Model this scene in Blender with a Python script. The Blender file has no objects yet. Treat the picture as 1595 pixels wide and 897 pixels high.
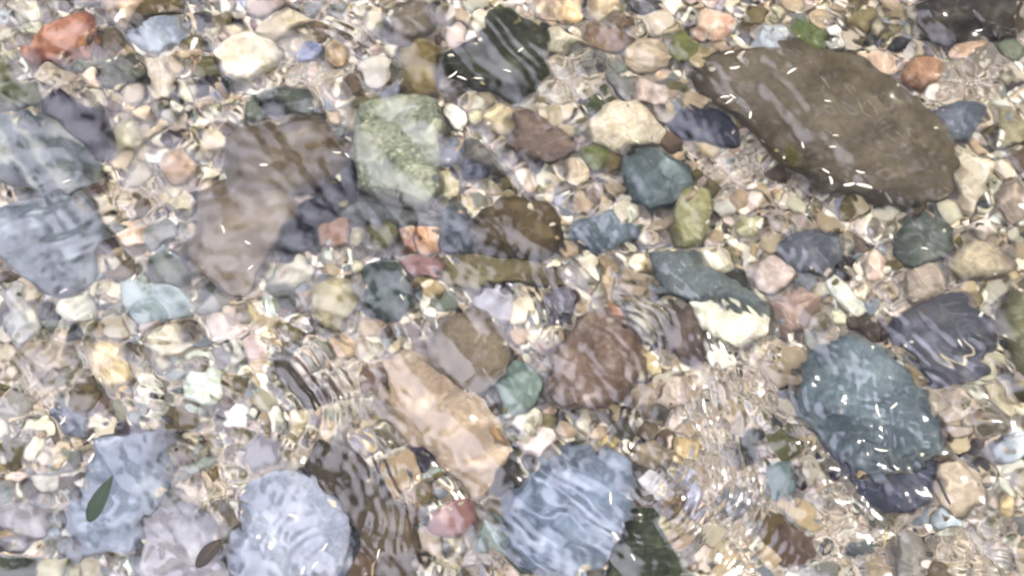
import bpy, bmesh, math, random
import numpy as np
from mathutils import Vector, Matrix, noise as mn
from mathutils.bvhtree import BVHTree

# ---------------------------------------------------------------- camera, light, exposure
S = bpy.context.scene
W_Z = 0.170                      # mean height of the water surface above the bed (m)
TILT = math.radians(20)
HFOV = math.radians(40)
DIST = 2.20
AIM = Vector((0, 0, 0.10))
cam_d = bpy.data.cameras.new('camera')
cam = bpy.data.objects.new('camera', cam_d)
S.collection.objects.link(cam)
CAM = AIM + Vector((0, -math.sin(TILT), math.cos(TILT))) * DIST
cam.location = CAM
cam.rotation_euler = (TILT, 0, 0)
cam_d.angle = HFOV
cam_d.clip_start = 0.01
cam_d.clip_end = 300
S.camera = cam

SUN_EL, SUN_AZ = math.radians(44), math.radians(-72)      # azimuth measured from +Y towards -X
world = bpy.data.worlds.new('World')
S.world = world
world.use_nodes = True
nt = world.node_tree
nt.nodes.clear()
def wn(t, **k):
    n = nt.nodes.new(t)
    for a, v in k.items(): setattr(n, a, v)
    return n
out = wn('ShaderNodeOutputWorld')
bg = wn('ShaderNodeBackground')
sky = wn('ShaderNodeTexSky', sky_type='NISHITA', sun_disc=False, sun_elevation=SUN_EL,
         sun_rotation=-SUN_AZ, air_density=1.0, dust_density=3.0, ozone_density=2.0)
# unseen broken cloud added to the sky; brighter zenith-left to veil the water
geo = wn('ShaderNodeTexCoord')
nz = wn('ShaderNodeTexNoise'); nz.inputs['Scale'].default_value = 3.2; nz.inputs['Detail'].default_value = 4
nz.inputs['Roughness'].default_value = 0.6
rmp = wn('ShaderNodeValToRGB')
rmp.color_ramp.elements[0].position = 0.45; rmp.color_ramp.elements[1].position = 0.68
mix = wn('ShaderNodeMix', data_type='RGBA')
mix.inputs['B'].default_value = (78.0, 77.5, 94.0, 1)
nt.links.new(geo.outputs['Generated'], nz.inputs['Vector'])
dt = wn('ShaderNodeVectorMath', operation='DOT_PRODUCT'); dt.inputs[1].default_value = Vector((-.42, .03, .90)).normalized()
nt.links.new(geo.outputs['Generated'], dt.inputs[0])
mr0 = wn('ShaderNodeMapRange'); mr0.inputs['From Min'].default_value = 0.82; mr0.inputs['From Max'].default_value = 1.0
mr0.inputs['To Min'].default_value = -0.085; mr0.inputs['To Max'].default_value = 0.25
nt.links.new(dt.outputs['Value'], mr0.inputs['Value'])
ad0 = wn('ShaderNodeMath', operation='ADD')
nt.links.new(nz.outputs['Fac'], ad0.inputs[0]); nt.links.new(mr0.outputs[0], ad0.inputs[1])
nt.links.new(ad0.outputs[0], rmp.inputs['Fac'])
nt.links.new(rmp.outputs['Color'], mix.inputs['Factor'])
nt.links.new(sky.outputs['Color'], mix.inputs['A'])
nt.links.new(mix.outputs['Result'], bg.inputs['Color'])
nt.links.new(bg.outputs['Background'], out.inputs['Surface'])
bg.inputs['Strength'].default_value = 0.12
SD = Vector((-math.sin(SUN_AZ) * math.cos(SUN_EL), math.cos(SUN_AZ) * math.cos(SUN_EL), math.sin(SUN_EL)))
sun_d = bpy.data.lights.new('sun', 'SUN')
sun_d.energy = 5.0
sun_d.angle = math.radians(9)
sun_d.color = (1.0, 0.955, 0.88)
sun = bpy.data.objects.new('sun', sun_d)
sun.rotation_euler = SD.to_track_quat('Z', 'Y').to_euler()
S.collection.objects.link(sun)
S.view_settings.view_transform = 'Standard'
S.view_settings.look = 'None'
S.view_settings.exposure = 0.33
S.view_settings.gamma = 1
S.cycles.caustics_refractive = True
S.cycles.caustics_reflective = False
S.cycles.blur_glossy = 0.3
S.cycles.pixel_filter_type = 'BLACKMAN_HARRIS'
S.cycles.filter_width = 2.2
S.cycles.max_bounces = 10
S.cycles.transmission_bounces = 8
S.cycles.diffuse_bounces = 4
S.cycles.sample_clamp_indirect = 0.0

rnd = random.Random(7)
COL = S.collection
PW, PH = 1595.0, 897.0
IOR = 1.333

def at(px, py, z=0.0):
    """point at height z seen at photo pixel (px, py), through the flat mean water level"""
    f = (PW / 2) / math.tan(HFOV / 2)
    d = Vector(((px - PW / 2) / f, (PH / 2 - py) / f, -1.0)).normalized()
    d.rotate(cam.rotation_euler)
    p = CAM + d * ((W_Z - CAM.z) / d.z)
    if z >= W_Z:
        return CAM + d * ((z - CAM.z) / d.z)
    eta = 1 / IOR
    c = -d.z
    t = d * eta + Vector((0, 0, 1)) * (eta * c - math.sqrt(1 - eta * eta * (1 - c * c)))
    return p + t * ((z - p.z) / t.z)

def lin(c, k=1.0):
    r = []
    for v in c:
        v = v / 255.0
        v = v / 12.92 if v <= 0.04045 else ((v + 0.055) / 1.055) ** 2.4
        r.append(min(v ** 1.36 * k * 1.22, 0.85))
    g = 0.3 * r[0] + 0.55 * r[1] + 0.15 * r[2]
    w = (0.99, 0.985, 0.87)
    warm = r[0] > r[2] and (r[0] - r[1]) < 0.42 * (r[0] - r[2])
    r = [max(0.0, g + (v - g) * ((1.05 - 0.45 * min(1, g * 2.4)) if warm else 0.70)) * q for v, q in zip(r, w)]
    return (*r, 1.0)

def jit(c, a):
    d = rnd.uniform(-a, a)
    return tuple(max(8, min(250, v + d + rnd.uniform(-a, a) * 0.35)) for v in c)

# ---------------------------------------------------------------- materials
def stone_nodes(m, c1, c2, c3, scale, kind, use_obj=False):
    m.use_nodes = True
    t = m.node_tree
    t.nodes.clear()
    L = t.links.new
    def N(k, **a):
        n = t.nodes.new(k)
        for x, v in a.items(): setattr(n, x, v)
        return n
    o = N('ShaderNodeOutputMaterial'); b = N('ShaderNodeBsdfPrincipled')
    L(b.outputs[0], o.inputs['Surface'])
    tc = N('ShaderNodeTexCoord')
    oi = N('ShaderNodeObjectInfo')
    add = N('ShaderNodeVectorMath', operation='ADD')
    mul = N('ShaderNodeVectorMath', operation='SCALE')
    comb = N('ShaderNodeCombineXYZ')
    for i in range(3): L(oi.outputs['Random'], comb.inputs[i])
    L(comb.outputs[0], mul.inputs[0]); mul.inputs['Scale'].default_value = 13.0
    L(tc.outputs['Object'], add.inputs[0]); L(mul.outputs[0], add.inputs[1])
    P = add.outputs[0]
    n1 = N('ShaderNodeTexNoise'); n1.inputs['Scale'].default_value = scale; n1.inputs['Detail'].default_value = 10
    n1.inputs['Roughness'].default_value = 0.7; n1.inputs['Distortion'].default_value = 0.6
    L(P, n1.inputs['Vector'])
    r1 = N('ShaderNodeMapRange'); r1.inputs['From Min'].default_value = 0.40; r1.inputs['From Max'].default_value = 0.60
    L(n1.outputs['Fac'], r1.inputs['Value'])
    m1 = N('ShaderNodeMix', data_type='RGBA')
    L(r1.outputs[0], m1.inputs['Factor'])
    if use_obj:
        hs = N('ShaderNodeHueSaturation'); hs.inputs['Value'].default_value = 0.68; hs.inputs['Saturation'].default_value = 1.15
        L(oi.outputs['Color'], hs.inputs['Color'])
        L(oi.outputs['Color'], m1.inputs['A']); L(hs.outputs[0], m1.inputs['B'])
    else:
        m1.inputs['A'].default_value = c1; m1.inputs['B'].default_value = c2
    src = m1.outputs['Result']
    # fine grain
    n2 = N('ShaderNodeTexNoise'); n2.inputs['Scale'].default_value = 110; n2.inputs['Detail'].default_value = 5
    n2.inputs['Roughness'].default_value = 0.75
    L(P, n2.inputs['Vector'])
    r2 = N('ShaderNodeMapRange'); r2.inputs['From Min'].default_value = 0.3; r2.inputs['From Max'].default_value = 0.7
    amp = 0.75 if kind == 'speckle' else 0.42
    r2.inputs['To Min'].default_value = 1 - amp; r2.inputs['To Max'].default_value = 1 + amp
    L(n2.outputs['Fac'], r2.inputs['Value'])
    mu = N('ShaderNodeVectorMath', operation='SCALE')
    L(src, mu.inputs[0]); L(r2.outputs[0], mu.inputs['Scale'])
    src = mu.outputs[0]
    # third colour: bands, partly painted ripple streaks, else patches of silt, algae, lighter crust
    if kind == 'band':
        w = N('ShaderNodeTexWave', wave_type='BANDS', bands_direction='DIAGONAL')
        w.inputs['Scale'].default_value = scale * 1.3; w.inputs['Distortion'].default_value = 11; w.inputs['Detail'].default_value = 3
        L(P, w.inputs['Vector']); fac = w.outputs['Fac']
        lo, hi, mx = 0.45, 1.0, 0.5
    else:
        w = N('ShaderNodeTexNoise'); w.inputs['Scale'].default_value = scale * (2.2 if kind != 'speckle' else 9)
        w.inputs['Detail'].default_value = 8; w.inputs['Roughness'].default_value = 0.7
        off = N('ShaderNodeVectorMath', operation='ADD'); off.inputs[1].default_value = (5.2, 1.7, 9.1)
        L(P, off.inputs[0]); L(off.outputs[0], w.inputs['Vector']); fac = w.outputs['Fac']
        lo, hi, mx = 0.52, 0.64, 0.75
    r3 = N('ShaderNodeMapRange'); r3.inputs['From Min'].default_value = lo; r3.inputs['From Max'].default_value = hi
    r3.inputs['To Max'].default_value = mx
    L(fac, r3.inputs['Value'])
    m3 = N('ShaderNodeMix', data_type='RGBA'); L(r3.outputs[0], m3.inputs['Factor'])
    L(src, m3.inputs['A'])
    if use_obj:
        h3 = N('ShaderNodeHueSaturation'); h3.inputs['Value'].default_value = 1.18; h3.inputs['Saturation'].default_value = 0.75
        L(oi.outputs['Color'], h3.inputs['Color']); L(h3.outputs[0], m3.inputs['B'])
    else:
        m3.inputs['B'].default_value = c3
    L(m3.outputs['Result'], b.inputs['Base Color'])
    b.inputs['Roughness'].default_value = 0.75
    b.inputs['Specular IOR Level'].default_value = 0.2
    bp = N('ShaderNodeBump'); bp.inputs['Strength'].default_value = 0.5; bp.inputs['Distance'].default_value = 0.003
    ad = N('ShaderNodeMath', operation='ADD'); L(n1.outputs['Fac'], ad.inputs[0]); L(n2.outputs['Fac'], ad.inputs[1])
    L(ad.outputs[0], bp.inputs['Height']); L(bp.outputs[0], b.inputs['Normal'])
    return m

KA = 0.60        # photo colour -> albedo
def smat(name, a, b=None, c=None, scale=14, kind='mottle'):
    b = b or tuple(v * 0.78 for v in a)
    c = c or tuple(min(245, v * 1.14 + 6) for v in a)
    return stone_nodes(bpy.data.materials.new(name), lin(a, KA), lin(b, KA), lin(c, KA), scale, kind)

def simple(name, col, rough=0.6, col2=None, scale=60):
    m = bpy.data.materials.new(name); m.use_nodes = True
    t = m.node_tree; b = t.nodes['Principled BSDF']
    b.inputs['Roughness'].default_value = rough
    n = t.nodes.new('ShaderNodeTexNoise'); n.inputs['Scale'].default_value = scale; n.inputs['Detail'].default_value = 5
    tc = t.nodes.new('ShaderNodeTexCoord'); t.links.new(tc.outputs['Object'], n.inputs['Vector'])
    mx = t.nodes.new('ShaderNodeMix'); mx.data_type = 'RGBA'
    mx.inputs['A'].default_value = lin(col, KA); mx.inputs['B'].default_value = lin(col2 or tuple(v * .7 for v in col), KA)
    t.links.new(n.outputs['Fac'], mx.inputs['Factor']); t.links.new(mx.outputs['Result'], b.inputs['Base Color'])
    return m

def tag(o, label=None, cat=None, group=None, kind=None):
    if label: o['label'] = label
    if cat: o['category'] = cat
    if group: o['group'] = group
    if kind: o['kind'] = kind
    return o

def mesh_obj(name, V, F, mat, parent=None, smooth=True, loc=None):
    me = bpy.data.meshes.new(name)
    me.from_pydata([tuple(v) for v in V], [], F)
    if smooth: me.polygons.foreach_set('use_smooth', [True] * len(me.polygons))
    me.materials.append(mat)
    o = bpy.data.objects.new(name, me)
    COL.objects.link(o)
    if loc is not None: o.location = loc
    if parent: o.parent = parent
    return o

# ---------------------------------------------------------------- the bed and the water
def stretched(n_in, half, outer, n_out):
    a = np.linspace(-half, half, n_in)
    q = (np.arange(1, n_out + 1) / n_out) ** 2.2 * (outer - half)
    q += (a[1] - a[0]) * np.arange(1, n_out + 1) * 0.5
    return np.concatenate([-(half + q[::-1]), a, half + q])

def grid_obj(name, xs, ys, Z, mat):
    nx, ny = len(xs), len(ys)
    X, Y = np.meshgrid(xs, ys)
    co = np.stack([X, Y, Z], -1).reshape(-1, 3).astype(np.float32)
    i = np.arange((nx - 1) * (ny - 1)); r = i // (nx - 1); c = i % (nx - 1)
    a = r * nx + c
    F = np.stack([a, a + 1, a + nx + 1, a + nx], -1).astype(np.int32)
    me = bpy.data.meshes.new(name)
    me.vertices.add(len(co)); me.vertices.foreach_set('co', co.ravel())
    me.loops.add(F.size); me.loops.foreach_set('vertex_index', F.ravel())
    me.polygons.add(len(F)); me.polygons.foreach_set('loop_start', np.arange(0, F.size, 4, dtype=np.int32))
    me.polygons.foreach_set('use_smooth', np.ones(len(F), dtype=bool))
    me.update(calc_edges=True)
    me.materials.append(mat)
    o = bpy.data.objects.new(name, me); COL.objects.link(o)
    return o

def waves(X, Y, specs, seed):
    g = np.random.RandomState(seed)
    H = np.zeros_like(X)
    for lam, amp, n, spread, base in specs:
        for k in range(n):
            a = base + g.uniform(-spread, spread); l = lam * g.uniform(0.7, 1.4)
            kx, ky = math.cos(a) * 2 * math.pi / l, math.sin(a) * 2 * math.pi / l
            wx = 0.22 * lam * np.sin(X * g.uniform(.6, 1.3) / lam + Y * g.uniform(.8, 1.8) / lam + g.uniform(0, 6))
            mod = 0.6 + 0.4 * np.sin(X * g.uniform(-1, 1) / lam * 1.1 + Y * g.uniform(-1, 1) / lam * 1.1 + g.uniform(0, 6))
            H += amp / math.sqrt(n) * mod * np.sin(kx * (X + wx) + ky * (Y + wx) + g.uniform(0, 6.28))
    return H

# bed: sandy silt with low undulation
bm_ = bpy.data.materials.new('stream_bed_silt'); bm_.use_nodes = True
t = bm_.node_tree; b = t.nodes['Principled BSDF']; b.inputs['Roughness'].default_value = 0.9
tc = t.nodes.new('ShaderNodeTexCoord')
vo = t.nodes.new('ShaderNodeTexVoronoi'); vo.inputs['Scale'].default_value = 130
no = t.nodes.new('ShaderNodeTexNoise'); no.inputs['Scale'].default_value = 9; no.inputs['Detail'].default_value = 8
rp = t.nodes.new('ShaderNodeValToRGB')
el = rp.color_ramp.elements
el[0].position = 0; el[0].color = lin((120, 108, 92), KA)
el[1].position = 1; el[1].color = lin((215, 200, 175), KA)
e = el.new(0.35); e.color = lin((170, 158, 142), KA)
e = el.new(0.7); e.color = lin((195, 182, 160), KA)
sp = t.nodes.new('ShaderNodeSeparateColor')
t.links.new(tc.outputs['Object'], vo.inputs['Vector']); t.links.new(tc.outputs['Object'], no.inputs['Vector'])
t.links.new(vo.outputs['Color'], sp.inputs[0])
ma = t.nodes.new('ShaderNodeMath'); ma.operation = 'MULTIPLY_ADD'; ma.inputs[1].default_value = 0.55
mb = t.nodes.new('ShaderNodeMath'); mb.operation = 'MULTIPLY'; mb.inputs[1].default_value = 0.5
t.links.new(no.outputs['Fac'], mb.inputs[0])
t.links.new(sp.outputs[0], ma.inputs[0]); t.links.new(mb.outputs[0], ma.inputs[2]); t.links.new(ma.outputs[0], rp.inputs[0])
t.links.new(rp.outputs[0], b.inputs['Base Color'])
bp = t.nodes.new('ShaderNodeBump'); bp.inputs['Distance'].default_value = 0.004; bp.invert = True
t.links.new(vo.outputs['Distance'], bp.inputs['Height']); t.links.new(bp.outputs[0], b.inputs['Normal'])

xs = stretched(260, 1.3, 30, 24); ys = stretched(200, 1.0, 30, 24)
X, Y = np.meshgrid(xs, ys)
def bed_h(X, Y):
    return waves(X, Y, [(0.45, 0.007, 5, 3.14, 0), (0.16, 0.004, 6, 3.14, 0)], 3)
bed = grid_obj('stream_bed', xs, ys, bed_h(X, Y) - 0.012, bm_)
tag(bed, kind='structure')
def bed_z(x, y):
    return float(bed_h(np.array([[x]]), np.array([[y]]))[0, 0]) - 0.012

# ---------------------------------------------------------------- stones
def smooth_closed(P, n, tension=0.15):
    """Catmull-Rom through the outline, resampled to n even steps"""
    m = len(P); pts = []
    for i in range(m):
        p0, p1, p2, p3 = P[i - 1], P[i], P[(i + 1) % m], P[(i + 2) % m]
        for s in range(12):
            u = s / 12
            q = [0.5 * (2 * b + (c - a) * u + (2 * a - 5 * b + 4 * c - d) * u * u + (-a + 3 * b - 3 * c + d) * u ** 3)
                 for a, b, c, d in zip(p0, p1, p2, p3)]
            l = [b + (c - b) * u for b, c in zip(p1, p2)]
            pts.append([tension * x + (1 - tension) * y for x, y in zip(q, l)])
    A = np.array(pts); B = np.roll(A, -1, 0)
    d = np.linalg.norm(B - A, axis=1); cum = np.concatenate([[0], np.cumsum(d)])
    A2 = np.vstack([A, A[:1]])
    s = np.linspace(0, cum[-1], n, endpoint=False)
    return np.stack([np.interp(s, cum, A2[:, k]) for k in range(2)], -1)

def ell(cx, cy, rx, ry, rot=0, seed=0, wob=0.12, n=11):
    r = random.Random(seed * 31 + int(cx * 7 + cy))
    P = []
    for i in range(n):
        a = 2 * math.pi * (i + r.uniform(-.25, .25)) / n
        k = 1 + r.uniform(-wob, wob)
        x, y = rx * k * math.cos(a), ry * k * math.sin(a)
        c, s = math.cos(math.radians(rot)), math.sin(math.radians(rot))
        P.append((cx + x * c - y * s, cy + x * s + y * c))
    return P

def stone_mesh(P, up, down, e=0.75, n=64, rings=11, rough=0.05, facets=5, seed=0):
    """P: (n,2) outline round 0,0; closed body of height up above and down below the outline"""
    r = random.Random(seed)
    P = smooth_closed(P, n)
    size = float(np.sqrt((P ** 2).sum(1)).mean())
    V = []; F = []
    tx, ty = r.uniform(-.25, .25), r.uniform(-.25, .25)       # tilt of the top
    def ring(cr, z):
        for x, y in P:
            V.append(Vector((x * cr, y * cr, z + (tx * x + ty * y) * (0.5 if z > 0 else 0) * min(1, z / max(up, 1e-6)))))
    ang = [math.pi / 2 * (k / rings) for k in range(rings)]
    lo = [-math.pi / 2 * (k / 5) for k in range(4, 0, -1)]
    for a in lo: ring(math.cos(a) ** 0.8, -down * abs(math.sin(a)) ** 0.8)
    for a in ang: ring(math.cos(a) ** e, up * math.sin(a) ** e)
    R = len(lo) + len(ang)
    for k in range(R - 1):
        for i in range(n):
            j = (i + 1) % n
            F.append((k * n + i, k * n + j, (k + 1) * n + j, (k + 1) * n + i))
    V.append(Vector((0, 0, up))); F += [((R - 1) * n + i, (R - 1) * n + (i + 1) % n, R * n) for i in range(n)]
    V.append(Vector((0, 0, -down))); F += [((i + 1) % n, i, R * n + 1) for i in range(n)]
    # broken faces
    for k in range(facets):
        a = r.uniform(0, 2 * math.pi); el_ = math.radians(r.uniform(20, 75))
        nrm = Vector((math.cos(a) * math.cos(el_), math.sin(a) * math.cos(el_), math.sin(el_)))
        mx = max(v.dot(nrm) for v in V)
        d = mx * r.uniform(0.80, 0.95)
        for v in V:
            q = v.dot(nrm) - d
            if q > 0: v -= nrm * q * 0.9
    so = Vector((seed * 1.37, seed * 0.71, seed * 2.1))
    out_ = []
    for v in V:
        p = v / size
        k = mn.fractal(p * 1.4 + so, 1.0, 2.0, 4) * rough + mn.fractal(p * 5 + so, 0.9, 2.0, 3) * rough * 0.35
        dirv = Vector((p.x, p.y, p.z * 2 + 0.15))
        if dirv.length > 1e-6: dirv.normalize()
        out_.append(v + dirv * k * size)
    return out_, F

ANCH = []          # (ref, polygon px, object)
def stone(name, ref, where, poly, a, b=None, c=None, h=None, e=0.72, kind='mottle', sc=None, cat=None, z=0.0, rough=0.05, facets=5):
    A = np.array(poly, float)
    cpx = A.mean(0)
    ext = A.max(0) - A.min(0); small = min(ext) / 1000.0; big = max(ext) / 1000.0
    if h is None: h = min(0.115, small * 0.42)
    zs = z + h * 0.28
    Pw = [at(x, y, zs) for x, y in poly]
    cen = Vector((sum(p.x for p in Pw) / len(Pw), sum(p.y for p in Pw) / len(Pw), zs))
    loc = [(p.x - cen.x, p.y - cen.y) for p in Pw]
    area = sum(loc[i][0] * loc[(i + 1) % len(loc)][1] - loc[(i + 1) % len(loc)][0] * loc[i][1] for i in range(len(loc)))
    if area < 0: loc = loc[::-1]
    seed = len(ANCH) + 11
    n = 128 if big > 0.15 else (80 if big > 0.07 else 48)
    V, F = stone_mesh(loc, h * 0.72, h * 0.28 + 0.018 + z, e=e, n=n, rings=20 if big > .15 else 12, rough=rough, facets=facets, seed=seed)
    m = smat(name + '_surface', a, b, c, scale=sc or max(7, min(60, 1.3 / big)), kind=kind)
    o = mesh_obj(name, V, F, m, loc=cen)
    tag(o, (ref + ' ' + where).strip(), cat or name.replace('_', ' '))
    ANCH.append((ref, poly, o, h))
    return o

st = stone
# ---- largest first
big_boulder = st('large_stone', 'huge brown boulder', 'lying under the water at upper right, the largest stone of all', [(1075,115),(1110,92),(1160,83),(1230,80),(1300,93),(1360,98),(1402,128),(1432,165),(1462,200),(1490,250),(1493,290),(1470,312),(1420,320),(1350,312),(1290,300),(1240,272),(1200,240),(1160,198),(1115,172),(1080,145)], (126,113,88), (100,90,68), (136,124,104), h=.085, e=.55, facets=7)
st('large_stone', 'blue-grey lower right boulder', 'with pale scuffs on its rounded top', [(1250,560),(1275,530),(1312,528),(1360,545),(1400,575),(1440,620),(1465,670),(1450,710),(1410,738),(1360,748),(1310,722),(1270,680),(1245,640),(1240,600)], (125,143,150), (98,112,120), (175,188,190), h=.095, e=.68, facets=7)
st('large_stone', 'streaky blue-grey boulder', 'at bottom centre, beside the dark mossy rock, with ripple streaks painted in', [(815,740),(850,712),(900,690),(950,692),(980,730),(988,790),(962,850),(932,892),(870,905),(820,885),(790,850),(785,795)], (142,158,182), (105,118,135), (185,198,218), h=.085, kind='band', sc=9, facets=6)  # bands paint the ripple reflections seen across it into the stone colour
st('large_stone', 'dark olive boulder', 'at top centre with white slivers lying on it', [(688,95),(720,75),(745,60),(760,30),(790,25),(830,40),(850,60),(853,110),(835,140),(800,156),(760,147),(720,135),(695,115)], (76,78,50), (58,60,38), (104,108,88), h=.075, e=.6)
green = st('square_stone', 'pale green speckled block', 'standing square in the upper middle', [(556,172),(575,166),(600,163),(640,158),(678,162),(688,180),(690,260),(684,300),(668,324),(630,322),(590,316),(557,306),(552,250),(556,210)], (160,162,142), (124,130,108), (204,206,178), h=.075, e=.32, kind='speckle', sc=16, rough=.03, facets=3)
st('large_stone', 'left-edge grey-blue boulder', 'with a pale worn lower rim, cut off by the left edge', [(-60,190),(0,176),(60,182),(100,200),(130,225),(156,258),(150,290),(120,304),(60,303),(25,290),(0,280),(-50,275)], (125,135,140), (95,103,110), (185,188,175), h=.07, kind='band', sc=8)  # streaks of reflected water ripples put into its colour as bands
st('large_stone', 'rounded slate-grey boulder', 'below the one with the pale rim, at the left edge', [(-30,345),(0,325),(40,308),(90,302),(132,312),(156,342),(160,382),(142,430),(100,452),(50,447),(18,415),(-20,395)], (135,145,155), (105,112,122), (172,182,190), h=.07)
st('flat_stone', 'flat brown-grey slab', 'lying slanted below the brown pointed cobble', [(312,300),(350,282),(400,287),(450,300),(466,322),(432,380),(400,438),(376,470),(342,452),(304,430),(290,400),(308,360)], (140,124,100), (116,100,76), (162,148,128), h=.05, e=.45)
st('cobble', 'brown pointed cobble', 'with an olive-ochre right end, left of the green block', [(345,248),(362,216),(385,200),(420,188),(480,186),(512,200),(532,222),(550,246),(532,272),(502,292),(450,304),(400,304),(358,290)], (128,110,70), (108,92,62), (146,132,108), h=.06, e=.7)
st('flat_stone', 'blue-grey lower left slab', 'under the green leaf', [(150,668),(200,662),(258,672),(267,720),(256,780),(216,842),(188,872),(122,862),(105,805),(130,760),(142,700)], (146,158,176), (122,132,150), (175,184,198), h=.05, e=.4)
st('flat_stone', 'bluish white slab', 'at the bottom edge right of the small brown leaf', [(372,790),(400,740),(450,735),(500,758),(538,800),(546,858),(532,910),(440,935),(372,915),(352,860)], (172,180,198), (148,155,172), (198,202,214), h=.05, e=.42)
st('flat_stone', 'lilac-grey wedge slab', 'at the bottom edge, under the small brown leaf', [(216,850),(250,792),(300,782),(345,815),(352,870),(365,920),(280,940),(212,900)], (172,168,178), (148,145,154), (196,192,198), h=.035, e=.45)
st('flat_stone', 'muddy olive-brown slab', 'curving along the bottom, right of the bluish white slab', [(440,725),(480,690),(550,695),(600,745),(634,805),(652,860),(655,915),(570,915),(555,842),(528,782),(480,752)], (104,88,52), (82,70,42), (128,116,92), h=.05, e=.5)
st('large_stone', 'warm brown triangular boulder', 'right of centre under the orange chip', [(870,540),(900,502),(940,480),(975,502),(1000,540),(1000,572),(966,620),(940,645),(882,642),(852,622),(856,580)], (150,126,100), (124,100,76), (178,160,148), h=.07, e=.62)
st('large_stone', 'mottled brown-lilac boulder', 'in the middle, left of the warm brown triangular one', [(668,530),(700,500),(738,484),(785,490),(794,540),(782,600),(740,618),(700,606),(664,575)], (150,134,110), (125,108,82), (180,172,175), h=.055)
st('flat_stone', 'broad sandy tan slab', 'stretching below the mottled brown-lilac boulder', [(598,562),(650,540),(700,575),(740,612),(784,642),(790,700),(770,748),(735,774),(705,748),(668,718),(622,682),(596,620)], (195,172,142), (170,148,118), (218,202,180), h=.035, e=.5)
st('large_stone', 'top right dark brown boulder', 'cut off by the upper edge', [(1430,45),(1440,15),(1462,-25),(1560,-30),(1592,8),(1597,50),(1560,60),(1520,48),(1472,66),(1442,56)], (96,86,66), (76,68,54), (118,110,98), h=.065)
st('large_stone', 'dark maroon cobble', 'behind the left-edge grey-blue boulder', [(62,160),(85,143),(112,150),(160,172),(170,190),(166,225),(156,252),(125,220),(98,196),(62,180)], (56,46,58), (40,33,42), (80,70,82), h=.045)
st('cobble', 'purple-black shadow shape', 'slanting down between brown slab and green block', [(546,236),(560,262),(558,305),(534,336),(504,366),(470,400),(438,406),(426,376),(454,332),(498,300),(536,274)], (36,32,44), (26,23,30), (56,50,60), h=.03, e=.6)  # shaded gap between the stones, built as a low dark body
st('cobble', 'red-orange stone', 'at the upper left, red on its right end', [(38,88),(48,68),(68,45),(95,30),(130,25),(146,36),(156,60),(146,76),(125,86),(100,98),(70,103),(45,97)], (206,146,88), (162,100,68), (150,128,98), h=.045, sc=22)
st('flat_stone', 'large cream slab', 'top left of centre, pointing to the lower left', [(335,82),(355,62),(385,52),(410,55),(432,62),(438,82),(420,105),(388,130),(368,124),(345,106)], (232,222,196), (208,195,165), (240,234,215), h=.035, e=.45)
st('shard', 'folded tan shard', 'above the large cream slab', [(395,52),(412,34),(430,20),(470,24),(490,38),(455,52),(432,66),(410,60)], (205,190,155), (170,152,118), (225,212,185), h=.03, e=.5)
st('cobble', 'large cream stone', 'in the upper right half, left of the dark blue shadow shape', [(918,190),(948,160),(988,154),(1012,178),(1037,205),(1026,226),(990,236),(955,240),(925,226),(912,206)], (222,208,178), (198,182,150), (235,226,205), h=.04, e=.6)
st('cobble', 'teal-grey cobble', 'below the large cream stone', [(970,245),(1000,238),(1032,240),(1066,260),(1077,290),(1050,320),(1010,330),(985,312),(968,278)], (112,128,130), (88,100,98), (150,165,168), h=.05)
st('cobble', 'dark blue shadow shape', 'tucked against the left end of the huge boulder', [(1042,185),(1070,166),(1110,175),(1140,200),(1150,225),(1100,214),(1052,208)], (74,80,98), (56,60,74), (105,110,125), h=.025)  # shade beside the huge boulder, modelled as a low dark blue body
st('cobble', 'flat brown square stone', 'between the olive boulder and the round cream pebble', [(798,192),(825,177),(852,190),(906,235),(882,256),(860,262),(830,250),(790,233)], (138,116,98), (112,96,82), (165,142,122), h=.035, e=.42)
st('cobble', 'olive rectangular stone', 'on end just above the green block', [(632,75),(658,63),(680,70),(686,110),(680,152),(636,156),(625,138),(628,100)], (142,128,84), (118,104,66), (165,152,118), h=.035, e=.5)
st('cobble', 'dark taupe stone', 'at the top edge left of the olive boulder', [(598,20),(640,2),(676,14),(682,40),(660,60),(634,68),(608,50)], (134,120,98), (112,100,80), (155,143,125), h=.035)
st('large_stone', 'olive-dark wedge', 'cut by the top edge right of the tan wedge', [(235,-20),(292,-20),(292,25),(245,30),(205,48),(215,22)], (108,94,58), (88,78,50), (130,120,90), h=.035, e=.5)
st('large_stone', 'tan wedge', 'cut by the top edge at upper left', [(160,-18),(232,-18),(216,24),(202,44),(188,30),(170,14)], (204,182,152), (182,158,128), (220,204,178), h=.04, e=.5)
st('cobble', 'dark grey-olive stone', 'right of the small round cream pebble, upper left', [(162,90),(190,88),(206,96),(217,112),(220,128),(190,136),(168,130),(160,108)], (104,104,88), (84,86,70), (128,128,116), h=.03)
st('cobble', 'mossy dark rim stone', 'just under the red-orange stone', [(98,98),(125,88),(160,84),(165,96),(150,104),(118,108)], (120,122,92), (95,100,70), (150,150,125), h=.02)
st('pebble', 'round cream pebble at upper left', 'with a tan centre, under the red-orange stone', ell(147,122,20,17,0,1,.06), (220,200,170), (195,165,130), (232,222,200))
st('pebble', 'pale disc pebble', 'touching the left end of the red-orange stone', ell(48,47,16,17,0,2,.06), (215,210,180))
st('cobble', 'pale grey holed cobble', 'in the top left corner', ell(40,14,30,20,5,3), (200,192,172), (165,155,140))
st('cobble', 'lumpy cream stone', 'below the blue-grey top left stone', [(220,98),(250,88),(270,100),(274,130),(257,156),(238,158),(226,140)], (216,202,178), (190,176,152), (230,220,200), h=.03, e=.6)
st('pebble', 'pale olive-cream pebble', 'right of the lumpy cream stone', ell(290,138,17,22,-15,4), (200,192,165))
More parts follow.
